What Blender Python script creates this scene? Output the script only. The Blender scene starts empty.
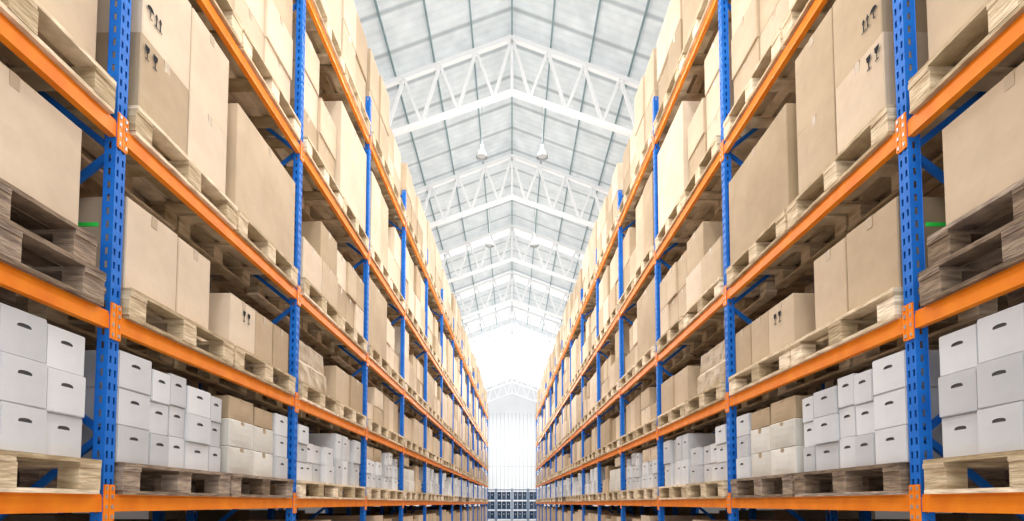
import bpy, bmesh, math, random
from mathutils import Matrix, Vector, noise
random.seed(7)
C = bpy.context.scene.collection
sc = bpy.context.scene
try:
    sc.view_settings.view_transform = 'Standard'
    sc.view_settings.look = 'None'
except Exception: pass

# ------------------------------------------------------------------ materials
def new_mat(name):
    m = bpy.data.materials.new(name); m.use_nodes = True
    nt = m.node_tree; b = nt.nodes['Principled BSDF']
    return m, nt, b
def noisy(name, c1, c2, scale=8, rough=.6, island=0.0, bump=0.0, stretch=(1,1,1), metallic=0, spec=.4, bscale=None):
    m, nt, b = new_mat(name)
    N = nt.nodes; L = nt.links
    tc = N.new('ShaderNodeTexCoord'); mp = N.new('ShaderNodeMapping')
    mp.inputs['Scale'].default_value = stretch
    L.new(tc.outputs['Object'], mp.inputs['Vector'])
    nz = N.new('ShaderNodeTexNoise'); nz.inputs['Scale'].default_value = scale; nz.inputs['Detail'].default_value = 5
    L.new(mp.outputs[0], nz.inputs['Vector'])
    cr = N.new('ShaderNodeValToRGB')
    cr.color_ramp.elements[0].position = .3; cr.color_ramp.elements[1].position = .7
    cr.color_ramp.elements[0].color = (*c1, 1); cr.color_ramp.elements[1].color = (*c2, 1)
    L.new(nz.outputs['Fac'], cr.inputs[0])
    out = cr.outputs[0]
    if island > 0:
        g = N.new('ShaderNodeNewGeometry'); oi = N.new('ShaderNodeObjectInfo')
        ad = N.new('ShaderNodeMath'); ad.operation = 'ADD'
        L.new(g.outputs['Random Per Island'], ad.inputs[0]); L.new(oi.outputs['Random'], ad.inputs[1])
        fr = N.new('ShaderNodeMath'); fr.operation = 'FRACT'; L.new(ad.outputs[0], fr.inputs[0])
        mr = N.new('ShaderNodeMapRange'); mr.inputs[3].default_value = 1-island; mr.inputs[4].default_value = 1+island*.5
        L.new(fr.outputs[0], mr.inputs[0])
        hs = N.new('ShaderNodeHueSaturation'); L.new(out, hs.inputs['Color']); L.new(mr.outputs[0], hs.inputs['Value'])
        mr2 = N.new('ShaderNodeMapRange'); mr2.inputs[3].default_value = 1.15; mr2.inputs[4].default_value = .8
        L.new(fr.outputs[0], mr2.inputs[0]); L.new(mr2.outputs[0], hs.inputs['Saturation'])
        out = hs.outputs[0]
    L.new(out, b.inputs['Base Color'])
    b.inputs['Roughness'].default_value = rough; b.inputs['Metallic'].default_value = metallic
    b.inputs['Specular IOR Level'].default_value = spec
    if bump > 0:
        n2 = N.new('ShaderNodeTexNoise'); n2.inputs['Scale'].default_value = bscale or scale*2; n2.inputs['Detail'].default_value = 4
        L.new(mp.outputs[0], n2.inputs['Vector'])
        bp = N.new('ShaderNodeBump'); bp.inputs['Strength'].default_value = bump; bp.inputs['Distance'].default_value = .01
        L.new(n2.outputs['Fac'], bp.inputs['Height']); L.new(bp.outputs[0], b.inputs['Normal'])
    return m
M_card = noisy('cardboard', (.50,.375,.245), (.62,.48,.325), 3, .8, .34, .35)
M_cardback = noisy('shaded_cardboard', (.18,.125,.075), (.24,.17,.105), 3, .9, .35, .2)  # darker copy of the cardboard, shade of the rack gaps painted into it
M_cream = noisy('cream_cardboard', (.60,.575,.52), (.68,.655,.60), 3, .8, .14, .2)
M_tape = noisy('packing_tape', (.34,.24,.14), (.39,.28,.17), 10, .4)
M_arch = noisy('white_board', (.56,.565,.58), (.68,.685,.70), 3, .7, .22, .3)
M_hole = noisy('handle_hole_dark', (.16,.16,.16), (.21,.20,.20), 5, .9)  # darkness inside the hand hole, painted on its shallow recess
M_wood = noisy('pallet_wood', (.46,.33,.19), (.88,.71,.48), 6, .85, .42, .9, (1,1,6))
M_woodd = noisy('old_pallet_wood', (.14,.09,.065), (.42,.31,.21), 7, .95, .45, 1.0, (1,1,6))
M_blue = noisy('blue_paint', (.010,.12,.50), (.016,.17,.62), 6, .55, 0, 0, (1,1,1), 0, .15)
M_orange = noisy('orange_paint', (.84,.20,.008), (.97,.285,.012), 7, .5, 0, 0, (1,1,1), 0, .25)
M_white = noisy('white_steel', (.92,.92,.93), (.95,.95,.96), 3, .5)
M_teal = noisy('galvanised_purlin', (.18,.27,.29), (.25,.35,.37), 3, .5)
M_ink = noisy('black_ink', (.010,.010,.014), (.016,.016,.02), 5, .8, 0, 0, (1,1,1), 0, .1)
M_wrap = noisy('stretch_film', (.36,.27,.165), (.50,.39,.26), 6, .5, 0, .6, (1,1,1), 0, .25, 14)
M_green = noisy('green_label', (.02,.55,.06), (.03,.65,.08), 5, .5)
M_floor = noisy('concrete', (.42,.41,.40), (.52,.51,.50), 1.2, .35, 0, .05)
M_wall = noisy('wall_sheet', (.76,.77,.78), (.82,.83,.84), .6, .7)
M_seam = noisy('wall_seam', (.56,.58,.60), (.61,.63,.65), .6, .7)
M_steel = noisy('grey_steel', (.35,.37,.40), (.42,.44,.47), 5, .4, 0, 0, (1,1,1), .5)
M_lampgrey = noisy('lamp_grey', (.34,.36,.38), (.40,.42,.44), 5, .6)
M_darkbin = noisy('dark_blue_plastic', (.03,.05,.09), (.04,.07,.13), 5, .8, .3, 0, (1,1,1), 0, .1)
M_shelf = noisy('grey_blue_paint', (.06,.12,.22), (.07,.14,.26), 5, .8, 0, 0, (1,1,1), 0, .1)

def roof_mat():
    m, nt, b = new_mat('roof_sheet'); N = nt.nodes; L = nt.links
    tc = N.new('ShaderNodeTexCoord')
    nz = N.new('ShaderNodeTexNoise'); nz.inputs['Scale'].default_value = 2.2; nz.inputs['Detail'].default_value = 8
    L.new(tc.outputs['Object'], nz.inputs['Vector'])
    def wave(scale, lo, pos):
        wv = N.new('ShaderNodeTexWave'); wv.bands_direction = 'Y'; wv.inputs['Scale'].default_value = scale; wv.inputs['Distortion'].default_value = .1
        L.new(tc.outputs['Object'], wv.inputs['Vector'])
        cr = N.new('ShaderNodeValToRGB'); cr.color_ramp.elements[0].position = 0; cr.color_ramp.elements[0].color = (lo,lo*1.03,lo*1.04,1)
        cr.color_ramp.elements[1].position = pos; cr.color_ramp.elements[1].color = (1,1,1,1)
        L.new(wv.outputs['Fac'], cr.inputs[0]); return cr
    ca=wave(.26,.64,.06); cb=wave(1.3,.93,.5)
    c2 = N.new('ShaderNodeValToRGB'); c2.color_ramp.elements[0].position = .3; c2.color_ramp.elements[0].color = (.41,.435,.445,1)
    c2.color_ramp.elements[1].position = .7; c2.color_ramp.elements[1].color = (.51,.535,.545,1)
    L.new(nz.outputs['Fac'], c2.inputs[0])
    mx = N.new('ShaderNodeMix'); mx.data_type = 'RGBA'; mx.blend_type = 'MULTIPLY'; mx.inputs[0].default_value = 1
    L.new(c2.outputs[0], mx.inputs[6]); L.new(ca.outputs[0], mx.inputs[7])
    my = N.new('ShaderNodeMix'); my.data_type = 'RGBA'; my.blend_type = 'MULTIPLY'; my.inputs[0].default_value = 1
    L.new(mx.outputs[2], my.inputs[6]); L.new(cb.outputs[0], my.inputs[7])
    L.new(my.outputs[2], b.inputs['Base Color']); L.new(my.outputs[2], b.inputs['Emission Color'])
    b.inputs['Emission Strength'].default_value = .60; b.inputs['Roughness'].default_value = .7  # even glow added to the sheet to flood the hall with light
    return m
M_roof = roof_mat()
def emis(name, c, s):
    m, nt, b = new_mat(name)
    nz = nt.nodes.new('ShaderNodeTexNoise'); nz.inputs['Scale'].default_value = .5
    cr = nt.nodes.new('ShaderNodeValToRGB'); cr.color_ramp.elements[0].color = (c[0]*.93,c[1]*.94,c[2]*.95,1); cr.color_ramp.elements[1].color = (*c,1)
    nt.links.new(nz.outputs['Fac'], cr.inputs[0]); nt.links.new(cr.outputs[0], b.inputs['Emission Color'])
    b.inputs['Base Color'].default_value = (.3,.3,.3,1); b.inputs['Emission Strength'].default_value = s
    return m
M_roofglow = emis('added_roof_glow', (1,1,1), .80)
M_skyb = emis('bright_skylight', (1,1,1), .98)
M_lampglow = emis('lamp_glass', (1,.98,.94), .3)

# ------------------------------------------------------------------ mesh helpers
class MB:
    def __init__(s): s.v=[]; s.f=[]; s.m=[]; s.X=None
    def box(s, c, d, mi=0, R=None):
        n=len(s.v); c=Vector(c)
        for x in (-.5,.5):
            for y in (-.5,.5):
                for z in (-.5,.5):
                    p=Vector((x*d[0],y*d[1],z*d[2]))
                    if R: p=R@p
                    p=p+c
                    if s.X is not None: p=s.X@p
                    s.v.append(tuple(p))
        for q in ((0,1,3,2),(4,6,7,5),(0,4,5,1),(2,3,7,6),(0,2,6,4),(1,5,7,3)):
            s.f.append(tuple(n+i for i in q)); s.m.append(mi)
    def bar(s, a, b, w, h, mi=0):
        a=Vector(a); b=Vector(b); d=b-a; q=d.to_track_quat('X','Z').to_matrix()
        s.box((a+b)/2, (d.length,w,h), mi, q)
    def mesh(s, name, mats):
        me=bpy.data.meshes.new(name); me.from_pydata(s.v,[],s.f)
        for m in mats: me.materials.append(m)
        me.polygons.foreach_set('material_index', s.m); me.update()
        return me
def obj(name, me, parent=None, loc=(0,0,0), rz=0, label=None, cat=None, group=None, kind=None):
    o=bpy.data.objects.new(name, me); C.objects.link(o)
    o.location=loc; o.rotation_euler=(0,0,rz)
    if parent: o.parent=parent
    if label: o['label']=label
    if cat: o['category']=cat
    if group: o['group']=group
    if kind: o['kind']=kind
    return o

A=2.2; L=2.47; Y0=3.04; DEPTH=1.0
TH=math.atan(.0215)   # the two racks close in slightly on each other with distance
LEV=[1.5,2.5,3.58,5.08,6.82]; BH=.095
PW=.076; PD=.066
NB=14
PT=.18
TOP=7.55
def W(side,u,y):
    s,c=math.sin(TH),math.cos(TH); t=y-Y0
    return (side*A - side*s*t + side*c*u, Y0 + c*t + s*u)
def RZ(side): return -TH if side==-1 else math.pi+TH

# ------------------------------------------------------------------ post mesh
def post_mesh():
    v=[];f=[]
    pitch=.075; n=int(TOP/pitch)
    def face(P, cols):
        for i in range(n):
            zs=[i*pitch, i*pitch+.018, i*pitch+.057, (i+1)*pitch]
            for j in range(3):
                for k in range(len(cols)-1):
                    if j==1 and k%2==1: continue
                    b=len(v)
                    for (c,z) in ((cols[k],zs[j]),(cols[k+1],zs[j]),(cols[k+1],zs[j+1]),(cols[k],zs[j+1])):
                        v.append(P(c,z))
                    f.append((b,b+1,b+2,b+3))
    face(lambda c,z:(0,c-PW/2,z),[0,.012,.027,.049,.064,PW])
    face(lambda c,z:(-c,-PW/2,z),[0,.025,.041,PD])
    face(lambda c,z:(-c,PW/2,z),[0,.025,.041,PD])
    for s in (-1,1):
        b=len(v); h=n*pitch
        v.extend([(-PD,s*PW/2,0),(-PD,s*(PW/2-.02),0),(-PD,s*(PW/2-.02),h),(-PD,s*PW/2,h)]); f.append((b,b+1,b+2,b+3))
    me=bpy.data.meshes.new('post'); me.from_pydata(v,[],f)
    bm=bmesh.new(); bm.from_mesh(me); bmesh.ops.remove_doubles(bm,verts=bm.verts,dist=.0004)
    bmesh.ops.recalc_face_normals(bm,faces=bm.faces)
    bmesh.ops.solidify(bm, geom=bm.faces[:], thickness=.003)
    bm.to_mesh(me); bm.free(); me.materials.append(M_blue)
    return me
ME_post=post_mesh()
mb=MB(); mb.box((-.05,0,.006),(.14,.16,.012)); ME_foot=mb.mesh('foot_plate',[M_blue])
BL=L-PW-.004
mb=MB(); mb.box((-.02,0,-.0075),(.04,BL,.080)); mb.box((-.03,0,.040),(.05,BL,.015)); ME_beam=mb.mesh('beam',[M_orange])
def conn_mesh(s):
    mb=MB()
    mb.box((.0045, s*.019, 0),(.007,.033,.20)); mb.box((-.03, s*.0, 0),(.066,.006,.20))
    for z in (-.075,-.02,.035,.08): mb.box((.010, s*.022, z),(.005,.012,.020),1)
    mb.box((.009,s*.033,.0),(.006,.006,.19))
    return mb.mesh('connector',[M_orange,M_steel])
ME_conn={1:conn_mesh(1),-1:conn_mesh(-1)}
brace_cache={}
def brace_mesh(kind):
    if kind in brace_cache: return brace_cache[kind]
    mb=MB(); x0,x1=-.07,-DEPTH-.0
    if kind=='h': mb.bar((x0,0,0),(x1,0,0),.025,.035)
    elif kind=='d': mb.bar((x0,0,0),(x1,0,.75),.025,.035)
    else: mb.bar((x0,0,.75),(x1,0,0),.025,.035)
    brace_cache[kind]=mb.mesh('brace_'+kind,[M_blue]); return brace_cache[kind]
def bracing_all():
    mb=MB(); z=.3; s=0
    mb.bar((-.07,0,.2),(-DEPTH,0,.2),.025,.035)
    while z<TOP-.8:
        a,b=(z,z+.75) if s%2==0 else (z+.75,z)
        mb.bar((-.07,0,a),(-DEPTH,0,b),.025,.035); z+=.8; s+=1
    mb.bar((-.07,0,TOP-.15),(-DEPTH,0,TOP-.15),.025,.035)
    return mb.mesh('bracing',[M_blue])
ME_bracing=bracing_all()

racks={}
for side in (-1,1):
    wx,wy=W(side,0,0)
    rack=obj('pallet_rack',None,loc=(wx,wy,0),rz=RZ(side),
        label='long steel pallet rack, blue perforated uprights with orange beams',cat='pallet rack',group='warehouse pallet racks')
    racks[side]=rack
    sg=1 if side==-1 else -1
    mbfar=MB()
    for k in range(-1,NB):
        y=Y0+k*L
        fr=obj('upright_frame',None,rack,(0,sg*y,0))
        obj('post',ME_post,fr,(0,0,0)); obj('post',ME_post,fr,(-DEPTH-.05,0,0),math.pi)
        if k<5:
            obj('foot_plate',ME_foot,fr,(0,0,0)); 
            z=.3; s=0
            obj('brace',brace_mesh('h'),fr,(0,0,.2))
            while z<TOP-.8:
                obj('brace',brace_mesh('d' if s%2==0 else 'e'),fr,(0,0,z)); z+=.8; s+=1
            obj('brace',brace_mesh('h'),fr,(0,0,TOP-.15))
        else:
            b=obj('bracing',ME_bracing,fr); b['kind']='stuff'
        if k==NB-1: break
        yc=y+L/2
        for lz in LEV:
            for dx,rz in ((0,0),(-DEPTH-.05,math.pi)):
                if k<9:
                    b=obj('load_beam',ME_beam,rack,(dx,sg*yc,lz),rz)
                    if k<4 or dx==0:
                        for e in (1,-1):
                            obj('beam_connector',ME_conn[-e],b,(0,e*(L/2),0))
                else:
                    mbfar.box((dx+(-.02 if dx==0 else .02),sg*yc,lz-.0075),(.04,BL,.08))
                    mbfar.box((dx+(-.03 if dx==0 else .03),sg*yc,lz+.040),(.05,BL,.015))
                    if dx==0:
                        for e in (1,-1): mbfar.box((.0045,sg*yc+e*(L/2-.019),lz),(.007,.033,.20))
    obj('load_beam',mbfar.mesh('far_beams',[M_orange]),rack,kind='stuff')

for side in (-1,1):
    mb=MB(); mb.box((0,0,0),(.16,.006,.022)); sg=1 if side==-1 else -1
    o=obj('aisle_label_strip',mb.mesh('green_strip',[M_green]),racks[side],(-.155,sg*(Y0-.05),3.03)); o['label']='bright green label strip'

# back-to-back neighbouring racks, seen only through the gaps between loads
for side in (-1,1):
    u0=1.30
    wx,wy=W(side,u0,0)
    rk=obj('pallet_rack',None,loc=(wx,wy,0),rz=RZ(side),label='steel pallet rack standing back to back behind the aisle rack',cat='pallet rack')
    sg=1 if side==-1 else -1
    mp=MB(); mbm=MB(); mc_=MB(); r=random.Random(5)
    for k in range(-1,NB):
        y=Y0+k*L
        for x in (-.05,-1.0): mp.box((x,sg*y,TOP/2),(.07,.084,TOP))
        if k==NB-1: break
        for lz in LEV:
            for x in (-.02,-1.03): mbm.box((x,sg*(y+L/2),lz),(.04,BL,.10))
        for li,lz in enumerate([-.05]+LEV):
            nxt=(LEV+[8.5])[li]
            for c in range(4):
                h=min(nxt-lz-.28, r.uniform(.7,1.4)); 
                X,Y=W(side,u0+.52+r.uniform(-.02,.02),y+.36+c*.585)
                mc_.X=Matrix.Translation((X,Y,lz+.05))@Matrix.Rotation(RZ(side),4,'Z')
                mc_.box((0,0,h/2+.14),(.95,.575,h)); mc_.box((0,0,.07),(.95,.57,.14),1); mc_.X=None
    o=obj('post',mp.mesh('back_posts',[M_blue]),rk,kind='stuff'); o=obj('load_beam',mbm.mesh('back_beams',[M_orange]),rk,kind='stuff')
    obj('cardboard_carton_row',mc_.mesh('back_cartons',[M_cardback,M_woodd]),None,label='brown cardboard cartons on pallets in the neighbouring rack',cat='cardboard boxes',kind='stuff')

# ------------------------------------------------------------------ pallet
PWD=1.14
def pallet_boxes(mb, w=PWD, d=1.08, h=PT, rnd=None):
    r=rnd or random.Random(3)
    nb=7; bw=.115
    for i in range(nb):
        x=-d/2+bw/2+i*(d-bw)/(nb-1)
        dy=r.uniform(-.008,.008)
        mb.box((x,dy,h-.011),(bw if i in(0,3,6) else .1,w-.016,.022))
    for y in (-w/2+.075,0,w/2-.075):
        mb.box((0,y,h-.034),(d,.14,.024))
        for x in (-d/2+.06,0,d/2-.06):
            mb.box((x+r.uniform(-.004,.004),y+r.uniform(-.008,.008),.022+(h-.068)/2),(.11,.145,h-.068))
    for x in (-d/2+.06,0,d/2-.06):
        mb.box((x,r.uniform(-.006,.006),.011),(.11,w-.012,.022))
ME_pal=[]
for i,mt in enumerate([M_wood,M_wood,M_woodd]):
    mb=MB(); pallet_boxes(mb,rnd=random.Random(i))
    me=mb.mesh('pallet',[mt]); ME_pal.append(me)

# ------------------------------------------------------------------ cartons
cm={}
def carton_mesh(d,w,h,cream=False):
    key=(round(d,3),round(w,3),round(h,3),cream)
    if key in cm: return cm[key]
    bm=bmesh.new(); bmesh.ops.create_cube(bm,size=1)
    bmesh.ops.subdivide_edges(bm,edges=bm.edges[:],cuts=3,use_grid_fill=True)
    r=random.Random(int(d*1000+w*7000+h*31000))
    bg=[r.uniform(.002,.009) for _ in range(3)]
    for v in bm.verts:
        n=v.co*2
        q=[(1-n[0]**2),(1-n[1]**2),(1-n[2]**2)]
        o=v.co.copy(); v.co=Vector((o.x*d,o.y*w,(o.z+.5)*h))
        if abs(n[0])>.99: v.co.x+=math.copysign(bg[0],n[0])*q[1]*q[2]
        if abs(n[1])>.99: v.co.y+=math.copysign(bg[1]*.4,n[1])*q[0]*q[2]
    ed=[e for e in bm.edges if len(e.link_faces)==2 and e.calc_face_angle()>1]
    bmesh.ops.bevel(bm,geom=ed,offset=.006,segments=1,affect='EDGES')
    me=bpy.data.meshes.new('carton'); bm.to_mesh(me); bm.free(); me.materials.append(M_cream if cream else M_card)
    cm[key]=me; return me
tm={}
def tape_mesh(d,w,h):
    key=(round(d,3),round(w,3),round(h,3))
    if key in tm: return tm[key]
    mb=MB(); mb.box((0,0,h+.0012),(d-.01,.05,.0016)); mb.box((d/2+.002,0,h-.04),(.003,.05,.07)); 
    tm[key]=mb.mesh('tape',[M_tape]); return tm[key]
am={}
def archive_mesh(d,w,h):
    key=(round(d,3),round(w,3),round(h,3))
    if key in am: return am[key]
    bm=bmesh.new(); x=d/2
    fo=[bm.verts.new((x,sy*w/2,z)) for sy,z in ((-1,0),(1,0),(1,h),(-1,h))]
    bo=[bm.verts.new((-x,sy*w/2,z)) for sy,z in ((-1,0),(1,0),(1,h),(-1,h))]
    zc=h*.68; hw=min(.036,w*.19)
    pts=[(-hw,-.007),(hw,-.007)]+[(hw*math.cos(t),.002+.010*math.sin(t)) for t in [i*math.pi/6 for i in range(7)]]
    ho=[bm.verts.new((x,p[0],zc+p[1])) for p in pts]
    hb=[bm.verts.new((x-.012,p[0],zc+p[1])) for p in pts]
    es=[bm.edges.new((fo[i],fo[(i+1)%4])) for i in range(4)]+[bm.edges.new((ho[i],ho[(i+1)%len(ho)])) for i in range(len(ho))]
    bmesh.ops.triangle_fill(bm,edges=es,use_beauty=True,use_dissolve=False,normal=(1,0,0))
    for i in range(4):
        j=(i+1)%4; bm.faces.new((fo[i],fo[j],bo[j],bo[i]))
    bm.faces.new(bo[::-1])
    n=len(ho)
    for i in range(n):
        j=(i+1)%n; f=bm.faces.new((ho[j],ho[i],hb[i],hb[j])); f.material_index=1
    f=bm.faces.new(hb); f.material_index=1
    for f in [f for f in bm.faces if f.material_index==0 and all(v in ho for v in f.verts)]: bm.faces.remove(f)
    bmesh.ops.recalc_face_normals(bm,faces=bm.faces)
    outer=[e for e in bm.edges if len(e.link_faces)==2 and e.calc_face_angle()>1 and all(f.material_index==0 for f in e.link_faces)]
    bmesh.ops.bevel(bm,geom=outer,offset=.005,segments=2,affect='EDGES')
    me=bpy.data.meshes.new('archive'); bm.to_mesh(me); bm.free(); me.materials.append(M_arch); me.materials.append(M_hole)
    am[key]=me; return me
def wrap_mesh(seed,w,d,h):
    bm=bmesh.new(); bmesh.ops.create_cube(bm,size=1); bmesh.ops.subdivide_edges(bm,edges=bm.edges[:],cuts=15,use_grid_fill=True)
    for v in bm.verts:
        n=v.co*2; r=max(abs(n.x),abs(n.y)); 
        t=v.co.z+.5; k=1-.04*t*t
        rr=(abs(n.x)**18+abs(n.y)**18)**(1/18) or 1
        s=k*(r/rr)
        step=.05 if (t>.55) else 0
        p=Vector((v.co.x*(d-step)*s,v.co.y*(w-step)*s,t*h))
        nn=noise.noise_vector(Vector((p.x*11+seed,p.y*11,p.z*13)))
        p+=Vector((nn.x*.009,nn.y*.009,nn.z*.008*t)); v.co=p
    me=bpy.data.meshes.new('wrapped'); bm.to_mesh(me); bm.free(); me.materials.append(M_wrap)
    return me
ME_wrap=[wrap_mesh(i*11,.92,.90,h) for i,h in enumerate((.50,.54,.46))]

def polymesh(build,nm):
    v=[];f=[]
    def poly(pts):
        b=len(v); v.extend([(0,p[0],p[1]) for p in pts]); f.append(tuple(range(b,b+len(pts))))
    build(poly)
    me=bpy.data.meshes.new(nm); me.from_pydata(v,[],f); me.materials.append(M_ink); return me
def umbrella(s):
    def b(poly):
        poly([(.42*s*math.cos(t),.1*s+.4*s*math.sin(t)) for t in [i*math.pi/10 for i in range(11)]])
        poly([(-.05*s,-.5*s),(.05*s,-.5*s),(.05*s,.12*s),(-.05*s,.12*s)]); poly([(0,-.60*s),(.24*s,-.60*s),(.24*s,-.49*s),(0,-.49*s)])
    return b
def arrows(s):
    def b(poly):
        for c in (-.25*s,.25*s):
            poly([(c-.07*s,-.55*s),(c+.07*s,-.55*s),(c+.07*s,.15*s),(c-.07*s,.15*s)]); poly([(c-.20*s,.13*s),(c+.20*s,.13*s),(c,.55*s)])
        poly([(-.5*s,-.64*s),(.5*s,-.64*s),(.5*s,-.54*s),(-.5*s,-.54*s)])
    return b
def glass(s):
    def b(poly):
        poly([(-.28*s,.5*s),(-.22*s,.1*s),(0,-.08*s),(.22*s,.1*s),(.28*s,.5*s)])
        poly([(-.05*s,-.52*s),(.05*s,-.52*s),(.05*s,0),(-.05*s,0)]); poly([(-.22*s,-.6*s),(.22*s,-.6*s),(.22*s,-.5*s),(-.22*s,-.5*s)])
    return b
ME_sym=[polymesh(umbrella(.075),'umbrella'),polymesh(arrows(.075),'arrows'),polymesh(glass(.08),'glass')]

# ------------------------------------------------------------------ load layout (shared by both racks)
items=[]
def P(y,z,old=False,u=.51): items.append(dict(t='pallet',u=u,y=y,z=z,old=old))
def B(y,z,d,w,h,u0=-.02,mark=None,yaw=None,cream=False):
    u0+=.05
    items.append(dict(t='carton',u=u0+d/2,y=y,z=z,d=d,w=w,h=h,mark=mark,cream=cream,yaw=random.uniform(-.01,.01) if yaw is None else yaw))
def AR(y,z,w=.28,h=.212,d=.42,u0=-.03): items.append(dict(t='archive',u=u0+.035+d/2+random.uniform(0,.02),y=y,z=z,d=d,w=w,h=h,yaw=random.uniform(-.02,.02)))
def arch_cols(cols,z):
    for (y,w,rows,u0,h) in cols:
        for r in range(rows): AR(y+random.uniform(-.002,.002),z+r*(h+.001),w,h,.42,u0)
def arch_stack(yc,z,rows,drop=0,hh=None):
    y=yc-.56
    while y<yc+.46:
        w=random.choice((.22,.25,.28,.31)) 
        if y+w>yc+.57: w=yc+.565-y
        if w<.13: break
        rr=rows-(1 if (drop and random.random()<drop) else 0)
        h=hh or random.choice((.19,.2,.21)); u0=random.choice((-.03,-.02,.0,.03))
        for r in range(rr): AR(y+w/2,z+r*(h+.001),w-.014,h,.42,u0)
        y+=w+.006
def grid(yc,z,cols,rows,w,h,d=.98,u0=None,jag=0,mark=None,cream=False):
    u0=random.choice((-.04,-.02,.02)) if u0 is None else u0
    w0=(w+.014)*cols
    for c in range(cols):
        rr=rows-(1 if random.random()<jag else 0)
        for r in range(max(1,rr)):
            B(yc-w0/2+(c+.5)*(w+.014),z+r*(h+.001),d,w,h,u0+random.uniform(-.015,.02),mark=mark if (c==0) else None,cream=cream)
def mk(kinds,y,z): return [(kd,y+(i-.5)*.075,z) for i,kd in enumerate(kinds)]
for k in range(-1,NB-1):
    y0=Y0+k*L
    for s in (0,1):
        yc=y0+(.64 if s==0 else 1.815)
        if yc+.6<2.2: continue
        yc+=random.uniform(-.008,.008)
        for li,lz in enumerate(LEV):
            zb=lz+BH/2; z=zb+PT
            if li==0:
                P(yc,zb,old=(k==0 and s==0) or random.random()<.15)
                if k==-1:
                    arch_cols([(2.03,.24,3,-.03,.213),(2.275,.235,3,-.02,.214),(2.52,.24,3,-.03,.216),(2.765,.235,3,-.02,.212)],z)
                elif k==0 and s==0:
                    arch_cols([(3.24,.27,3,-.04,.211),(3.475,.18,3,-.03,.198),(3.665,.175,3,-.02,.204),(3.90,.27,3,-.03,.190),(4.125,.155,3,-.02,.186)],z)
                elif k==0: 
                    for r in range(2):
                        B(4.50,z+r*.216,.6,.40,.215,-.03,cream=True); B(4.905,z+r*.216,.6,.37,.215,-.02,cream=True)
                    B(4.51,z+.433,.6,.38,.18,-.02); B(4.90,z+.433,.6,.34,.16,-.02)
                    arch_cols([(5.235,.25,3,-.03,.20)],z)
                else:
                    r=random.random()
                    if r<.45: arch_stack(yc,z,3,.3)
                    elif r<.64: arch_stack(yc,z,2,.2,random.choice((.28,.31)))
                    elif r<.84: 
                        grid(yc,z,2,2,.53,random.choice((.22,.24)),.9,-.02,0,cream=True); B(yc-.2,z+.49,.8,.46,.17,-.02)
                    elif r<.94:
                        arch_cols([(yc-.42,.26,2,-.03,.205),(yc-.14,.27,2,-.02,.205),(yc+.14,.27,2,-.03,.205),(yc+.42,.26,2,.02,.205)],z)
                        grid(yc-.1,z+.413,2,1,.40,.2,.6,-.02,.0)
                    else: grid(yc,z,3,2,.36,.29,.9,None,.3)
            elif li==1:
                if k==-1:
                    P(yc-.02,zb,True); P(yc-.05,zb+PT,True,.54)
                    B(2.43,zb+2*PT,.98,.78,.54,-.01)
                elif k==0 and s==0:
                    P(yc,zb); B(y0+.345,z,.98,.47,.55,-.02); B(y0+.79,z,.98,.38,.55,-.01)
                elif k==0:
                    P(yc,zb); B(yc-.35,z,.98,.40,.42,-.02,mark=mk((2,2),.03,.30)); B(yc+.02,z,.98,.32,.42,-.02); B(yc+.36,z,.98,.32,.42,-.02)
                else:
                    P(yc,zb)
                    r=random.random()
                    if (k==1 and s==0) or (k>2 and r<.08): items.append(dict(t='wrap',u=.52,y=yc,z=z,i=random.randrange(3)))
                    elif r<.45: grid(yc,z,2,1,.53,random.choice((.46,.56,.62)))
                    elif r<.75: grid(yc,z,3,1,.355,random.choice((.40,.5,.58)))
                    else: grid(yc,z,2,2,.5,.29,.9,None,.4)
            elif li==2:
                if k==-1: P(yc,zb); grid(yc,z,2,2,.53,.5)
                elif k==0 and s==0:
                    P(yc,zb)
                    for c in (0,1):
                        B(y0+.375+c*.49,z,.98,.475,.50,-.04,mark=mk((2,2),-.16,.40) if c==0 else None)
                        B(y0+.395+c*.49,z+.501,.98,.475,.62,-.03,mark=mk((0,1),-.15,.18) if c==0 else None)
                elif k==0:
                    P(yc,zb); B(yc,z,1.0,1.12,.88,-.04)
                else:
                    P(yc,zb); r=random.random()
                    if r<.25: B(yc,z,1.0,1.10,random.choice((.82,.95,1.05)),-.03)
                    elif r<.55: grid(yc,z,2,2,.53,random.choice((.44,.5,.54)),jag=.15)
                    elif r<.75: grid(yc,z,3,2,.355,random.choice((.42,.5)),jag=.25)
                    else: grid(yc,z,2,1,.53,random.choice((.8,.9,1.0)))
            elif li==3:
                P(yc,zb); r=random.random()
                if r<.25: B(yc,z,1.0,1.10,random.choice((.95,1.15,1.25)),-.03)
                elif r<.6: grid(yc,z,2,2,.53,random.choice((.5,.58,.64)),jag=.1)
                elif r<.8: grid(yc,z,2,3,.53,random.choice((.38,.42)),jag=.2)
                else: grid(yc,z,2,1,.53,random.choice((1.0,1.15)))
            else:
                P(yc,zb); r=random.random()
                if r<.3: B(yc,z,1.0,1.10,random.choice((1.05,1.2)),-.03)
                else: grid(yc,z,2,2,.53,random.choice((.54,.60,.66)),jag=.12)
        items.append(dict(t='pallet',u=.52,y=yc,z=0.0,old=False,floor=True))
        for c in (0,1):
            items.append(dict(t='carton',u=.52,y=yc-.28+c*.56,z=PT,d=.95,w=.54,h=random.choice((.98,1.05,1.12)),mark=None,yaw=0,floor=True,cream=False))

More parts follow.
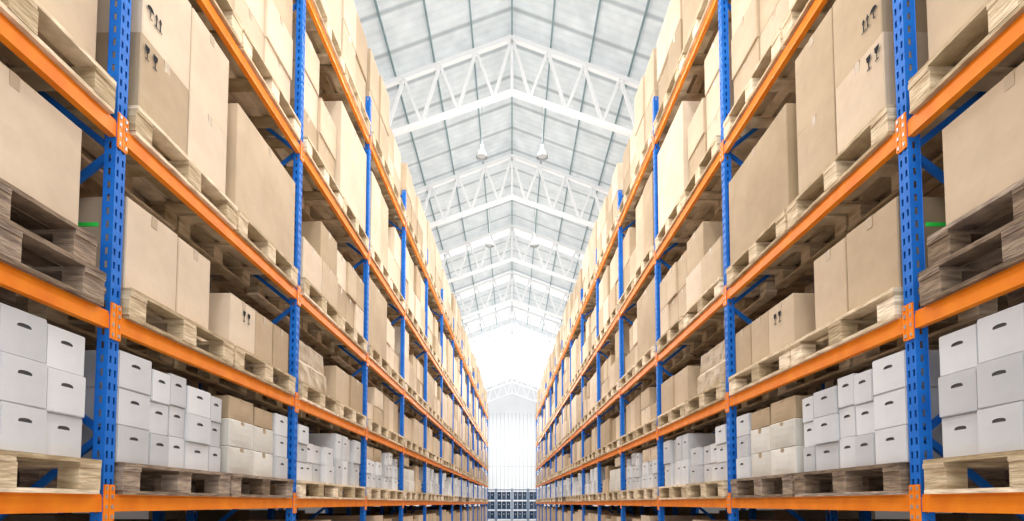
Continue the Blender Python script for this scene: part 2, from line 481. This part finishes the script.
LAB={'pallet':'light wooden pallet resting across orange rack beams','old':'weathered dark wooden pallet resting across orange rack beams'}
insts={}
for it in items:
    for side in (-1,1):
        d=math.hypot(it['y'],it['z']-1.5)+(1000 if it.get('floor') else 0)
        insts.setdefault(it['t'],[]).append((d,side,it))
for t,lst in insts.items():
    lst.sort(key=lambda q:q[0])
    far={-1:MB(),1:MB()}
    for n,(d,side,it) in enumerate(lst):
        x,y=W(side,it['u'],it['y']); rz=RZ(side)
        if t=='wrap':
            obj('stretch_wrapped_load',ME_wrap[it['i']],None,(x,y,it['z']),rz,'boxy load wrapped in crinkled beige stretch film on a pallet','wrapped load','stretch-wrapped pallet loads'); continue
        if n<296 and d<900:
            if t=='pallet':
                obj('wooden_pallet',ME_pal[2 if it['old'] else n%2],None,(x,y,it['z']),rz,LAB['old' if it['old'] else 'pallet'],'pallet','wooden pallets on the racks')
            elif t=='carton':
                big=it['w']>1
                lab='pale cream cardboard carton stacked among white boxes' if it['cream'] else 'large plain brown cardboard carton filling its pallet' if big else ('brown cardboard carton with black printed handling symbols' if it['mark'] else 'plain brown cardboard carton stacked on a wooden pallet')
                o=obj('cardboard_carton',carton_mesh(it['d'],it['w'],it['h'],it['cream']),None,(x,y,it['z']),rz+it['yaw']*(-side),lab,'cardboard box','cardboard cartons on the racks')
                if d<9: obj('packing_tape',tape_mesh(it['d'],it['w'],it['h']),o)
                if it['mark'] is not None:
                    sgn=1 if side==-1 else -1
                    for (mi,my,mz) in it['mark']: obj('handling_symbol',ME_sym[mi],o,(it['d']/2+.011,sgn*my,mz))
            else:
                obj('archive_box',archive_mesh(it['d'],it['w'],it['h']),None,(x,y,it['z']),rz+it['yaw']*(-side),'white cardboard archive box with a curved hand hole','storage box','white archive boxes on the lowest beams')
        else:
            mb=far[side]; mb.X=Matrix.Translation((x,y,it['z']))@Matrix.Rotation(rz,4,'Z')
            if t=='pallet': pallet_boxes(mb)
            else: mb.box((0,0,it['h']/2),(it['d'],it['w'],it['h']),1 if it.get('cream') else 0)
            mb.X=None
    for side in (-1,1):
        if far[side].v:
            nm,lb,ct,mt={'pallet':('wooden_pallet_row','row of light wooden pallets along the rack','pallets',[M_wood]),
              'carton':('cardboard_carton_row','row of stacked brown cardboard cartons along the rack','cardboard boxes',[M_card,M_cream]),
              'archive':('archive_box_row','row of stacked white archive boxes along the rack','storage boxes',[M_arch])}[t]
            obj(nm,far[side].mesh(nm,mt),None,label=lb,cat=ct,kind='stuff')

# ------------------------------------------------------------------ building
WX=8.5; YE=60; YS=-6; YK=60.0; RH=14.95; SL=.385
def plane(name,pts,mat,kind='structure',label=None,cat=None):
    me=bpy.data.meshes.new(name); me.from_pydata(pts,[],[tuple(range(len(pts)))]); me.materials.append(mat)
    return obj(name,me,kind=kind,label=label,cat=cat)
plane('floor',[(-WX,YS,0),(WX,YS,0),(WX,YE,0),(-WX,YE,0)],M_floor,label='smooth grey concrete warehouse floor',cat='floor')
eh=RH-SL*WX
plane('wall_left',[(-WX,YS,0),(-WX,YE,0),(-WX,YE,eh),(-WX,YS,eh)],M_wall,label='pale metal side wall',cat='wall')
plane('wall_right',[(WX,YS,0),(WX,YE,0),(WX,YE,eh),(WX,YS,eh)],M_wall,label='pale metal side wall',cat='wall')
me=bpy.data.meshes.new('wb'); me.from_pydata([(-WX,YE,0),(WX,YE,0),(WX,YE,eh),(0,YE,RH),(-WX,YE,eh)],[],[(0,1,2,3,4)]); me.materials.append(M_wall)
obj('wall_back',me,kind='structure',label='bright white gable end wall',cat='wall')
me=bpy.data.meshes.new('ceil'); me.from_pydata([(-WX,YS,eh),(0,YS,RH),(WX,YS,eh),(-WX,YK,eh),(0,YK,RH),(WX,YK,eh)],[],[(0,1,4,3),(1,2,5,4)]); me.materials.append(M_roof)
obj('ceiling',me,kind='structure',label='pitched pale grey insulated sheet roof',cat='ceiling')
n=1
for (ya,yb) in ((26.6,27.2),(31.6,33.0),(36.7,39.8),(41.0,46.9),(47.1,52.3),(52.5,59.8)):  # nearer strips added, widening in steps to grade the roof glow
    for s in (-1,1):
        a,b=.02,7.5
        plane('roof_glow_%d'%n,[(s*a,ya,RH-SL*a-.02),(s*b,ya,RH-SL*b-.02),(s*b,yb,RH-SL*b-.02),(s*a,yb,RH-SL*a-.02)],M_skyb if ya>40 else M_roofglow,label='bright translucent roof strip, the nearer ones added to step up the far glow',cat='skylight'); n+=1
mb=MB()
mb.box((0,YE-.03,5.6),(6.7,.05,11.2))
for i in range(17): mb.box((-3.3+i*.4125,YE-.07,5.6),(.07,.05,11.2),1)
mb.box((0,YE-.09,5.4),(6.7,.02,.06),1)
obj('door_1',mb.mesh('door',[M_wall,M_seam]),kind='structure',label='tall white ribbed sliding door',cat='door')

def truss_parts():
    U=14.70; D=13.10
    ups=[];los=[];webs=[]
    for s in (-1,1):
        ups.append(((0,0,U),(s*WX*.98,0,U-SL*WX*.98))); los.append(((0,0,D),(s*WX*.98,0,D-.36*WX*.98)))
        n=8; st=WX*.96/n
        for i in range(n):
            x0=s*i*st; x1=s*(i+.5)*st; x2=s*(i+1)*st
            webs.append(((x0,0,U-SL*abs(x0)),(x1,0,D-.36*abs(x1))))
            webs.append(((x1,0,D-.36*abs(x1)),(x2,0,U-SL*abs(x2))))
    webs.append(((0,0,U),(0,0,D)))
    return ups,los,webs
ups,los,webs=truss_parts()
def bars(lst,w,nm):
    mb=MB()
    for a,b in lst: mb.bar(a,b,w,w)
    return mb.mesh(nm,[M_white])
mu=bars(ups,.13,'upper_chord'); ml=bars(los,.13,'lower_chord'); wm=[bars([w],.085,'web') for w in webs]; wall_=bars(webs,.085,'webs')
TY=[9.8+5.4*i for i in range(10)]
for i,y in enumerate(TY):
    t=obj('roof_truss',None,None,(0,y,0),0,'white steel gable roof truss with zigzag web members','roof truss','white roof trusses')
    obj('upper_chord',mu,t); obj('lower_chord',ml,t)
    if i<4:
        for m in wm: obj('web_member',m,t)
    else: obj('web_member',wall_,t,kind='stuff')
for x in [i*1.1 for i in range(-7,8)]:
    mb=MB(); z=RH-SL*abs(x)-.09
    mb.box((x,(YS+40)/2,z),(.04,40-YS,.08))
    obj('roof_purlin',mb.mesh('purlin',[M_teal]),None,label='thin grey-green steel roof purlin',cat='purlin',group='roof purlins')

def lathe(pr,n=24,mat=None,nm='l'):
    bm=bmesh.new(); rings=[]
    for r,z in pr: rings.append([bm.verts.new((r*math.cos(2*math.pi*i/n),r*math.sin(2*math.pi*i/n),z)) for i in range(n)])
    for a,b in zip(rings,rings[1:]):
        for i in range(n): bm.faces.new((a[i],a[(i+1)%n],b[(i+1)%n],b[i]))
    me=bpy.data.meshes.new(nm); bm.to_mesh(me); bm.free(); me.materials.append(mat)
    for p in me.polygons: p.use_smooth=True
    return me
ms=lathe([(.16,0),(.155,.04),(.12,.14),(.065,.22),(.05,.24),(.05,.36),(.015,.38)],24,M_lampgrey,'shade')
mg=lathe([(.001,.03),(.08,.04),(.14,.05)],24,M_lampglow,'glow')
mc=lathe([(.007,.37),(.007,1.55)],8,M_lampgrey,'stem')
for y in TY[1:3]:
    for s in (-1,1):
        o=obj('high_bay_lamp',None,None,(s*.85,y,11.2),0,'grey bell-shaped high-bay lamp hanging from roof truss','ceiling lamp','high-bay lamps')
        obj('lamp_shade',ms,o); obj('lamp_glass',mg,o); obj('stem',mc,o)
for i,y in enumerate([-3,2.5,8,13.5,19,24.5,30,35.5,41,47,53]):  # added downlights standing in for the lamps, set apart from any fixture
    ld=bpy.data.lights.new('added_light','SPOT'); ld.energy=1100 if y<12 else 850; ld.shadow_soft_size=.5; ld.color=(1,.99,.97)
    ld.spot_size=math.radians(165); ld.spot_blend=.4
    lo=bpy.data.objects.new('added_light',ld); lo.location=(0,y,12.6); C.objects.link(lo)
for i,y in enumerate([0,3,6,9,12,15,18,21,24,27,30,33,39,46,54]):  # added mid-air points for even fill along the aisle, no fixtures
    ld=bpy.data.lights.new('added_light','POINT'); ld.energy=125 if y<34 else 220 if y<50 else 260; ld.shadow_soft_size=.4; ld.color=(1,.99,.97)
    lo=bpy.data.objects.new('added_light',ld); lo.location=(0,y,6.0); C.objects.link(lo)
for i,y in enumerate([7.5,13,18.4,23.8,29,35,41,48]):  # added unseen points below the roof to brighten the trusses
    ld=bpy.data.lights.new('added_light','POINT'); ld.energy=110; ld.shadow_soft_size=.3; ld.color=(1,.99,.97)
    lo=bpy.data.objects.new('added_light',ld); lo.location=(0,y,10.9); C.objects.link(lo)

# blue shelving at the end of the aisle
SH=2.7
mbp=MB()
for x in (-.62,.62):
    for yy in (-.35,.35): mbp.box((x,yy,SH/2),(.06,.06,SH))
ME_sp=mbp.mesh('shelf_posts',[M_shelf])
mbs=MB(); mbs.box((0,0,0),(1.18,.72,.06)); ME_ss=mbs.mesh('shelf_board',[M_shelf])
mbb=MB(); mbb.box((0,0,.3),(.34,.6,.60)); mbb.box((0,-.29,.58),(.37,.03,.04)); mbb.box((0,-.305,.35),(.10,.012,.07),1); ME_bin=mbb.mesh('bin',[M_darkbin,M_steel])
for i in range(4):
    sx=-2.025+i*1.35
    t=obj('steel_shelf_unit',None,None,(sx,47,0),0,'dark blue steel shelving unit holding plastic bins','shelf','blue shelving at aisle end')
    obj('frame',ME_sp,t)
    for z in (.2,1.0,1.8,2.6): obj('shelf_board',ME_ss,t,(0,0,z))
    for z in (.23,1.03,1.83):
        for bx in (-.38,0,.38):
            obj('storage_bin',ME_bin,None,(sx+bx,47,z),0,'dark blue plastic storage bin on blue shelf','bin','plastic bins on blue shelves')

# ------------------------------------------------------------------ world + camera
w=bpy.data.worlds.new('w'); sc.world=w; w.use_nodes=True
w.node_tree.nodes['Background'].inputs[0].default_value=(1,1,1,1); w.node_tree.nodes['Background'].inputs[1].default_value=1.7
cd=bpy.data.cameras.new('cam'); cam=bpy.data.objects.new('camera',cd); C.objects.link(cam)
F=558; pitch=math.radians(3)
cd.sensor_width=36; cd.lens=F/1024*36; cd.clip_end=300
cam.location=(0,0,1.5); cam.rotation_euler=(math.radians(90)+pitch,0,0)
cd.shift_y=((503-F*math.tan(pitch))-260.5)/1024
sc.camera=cam
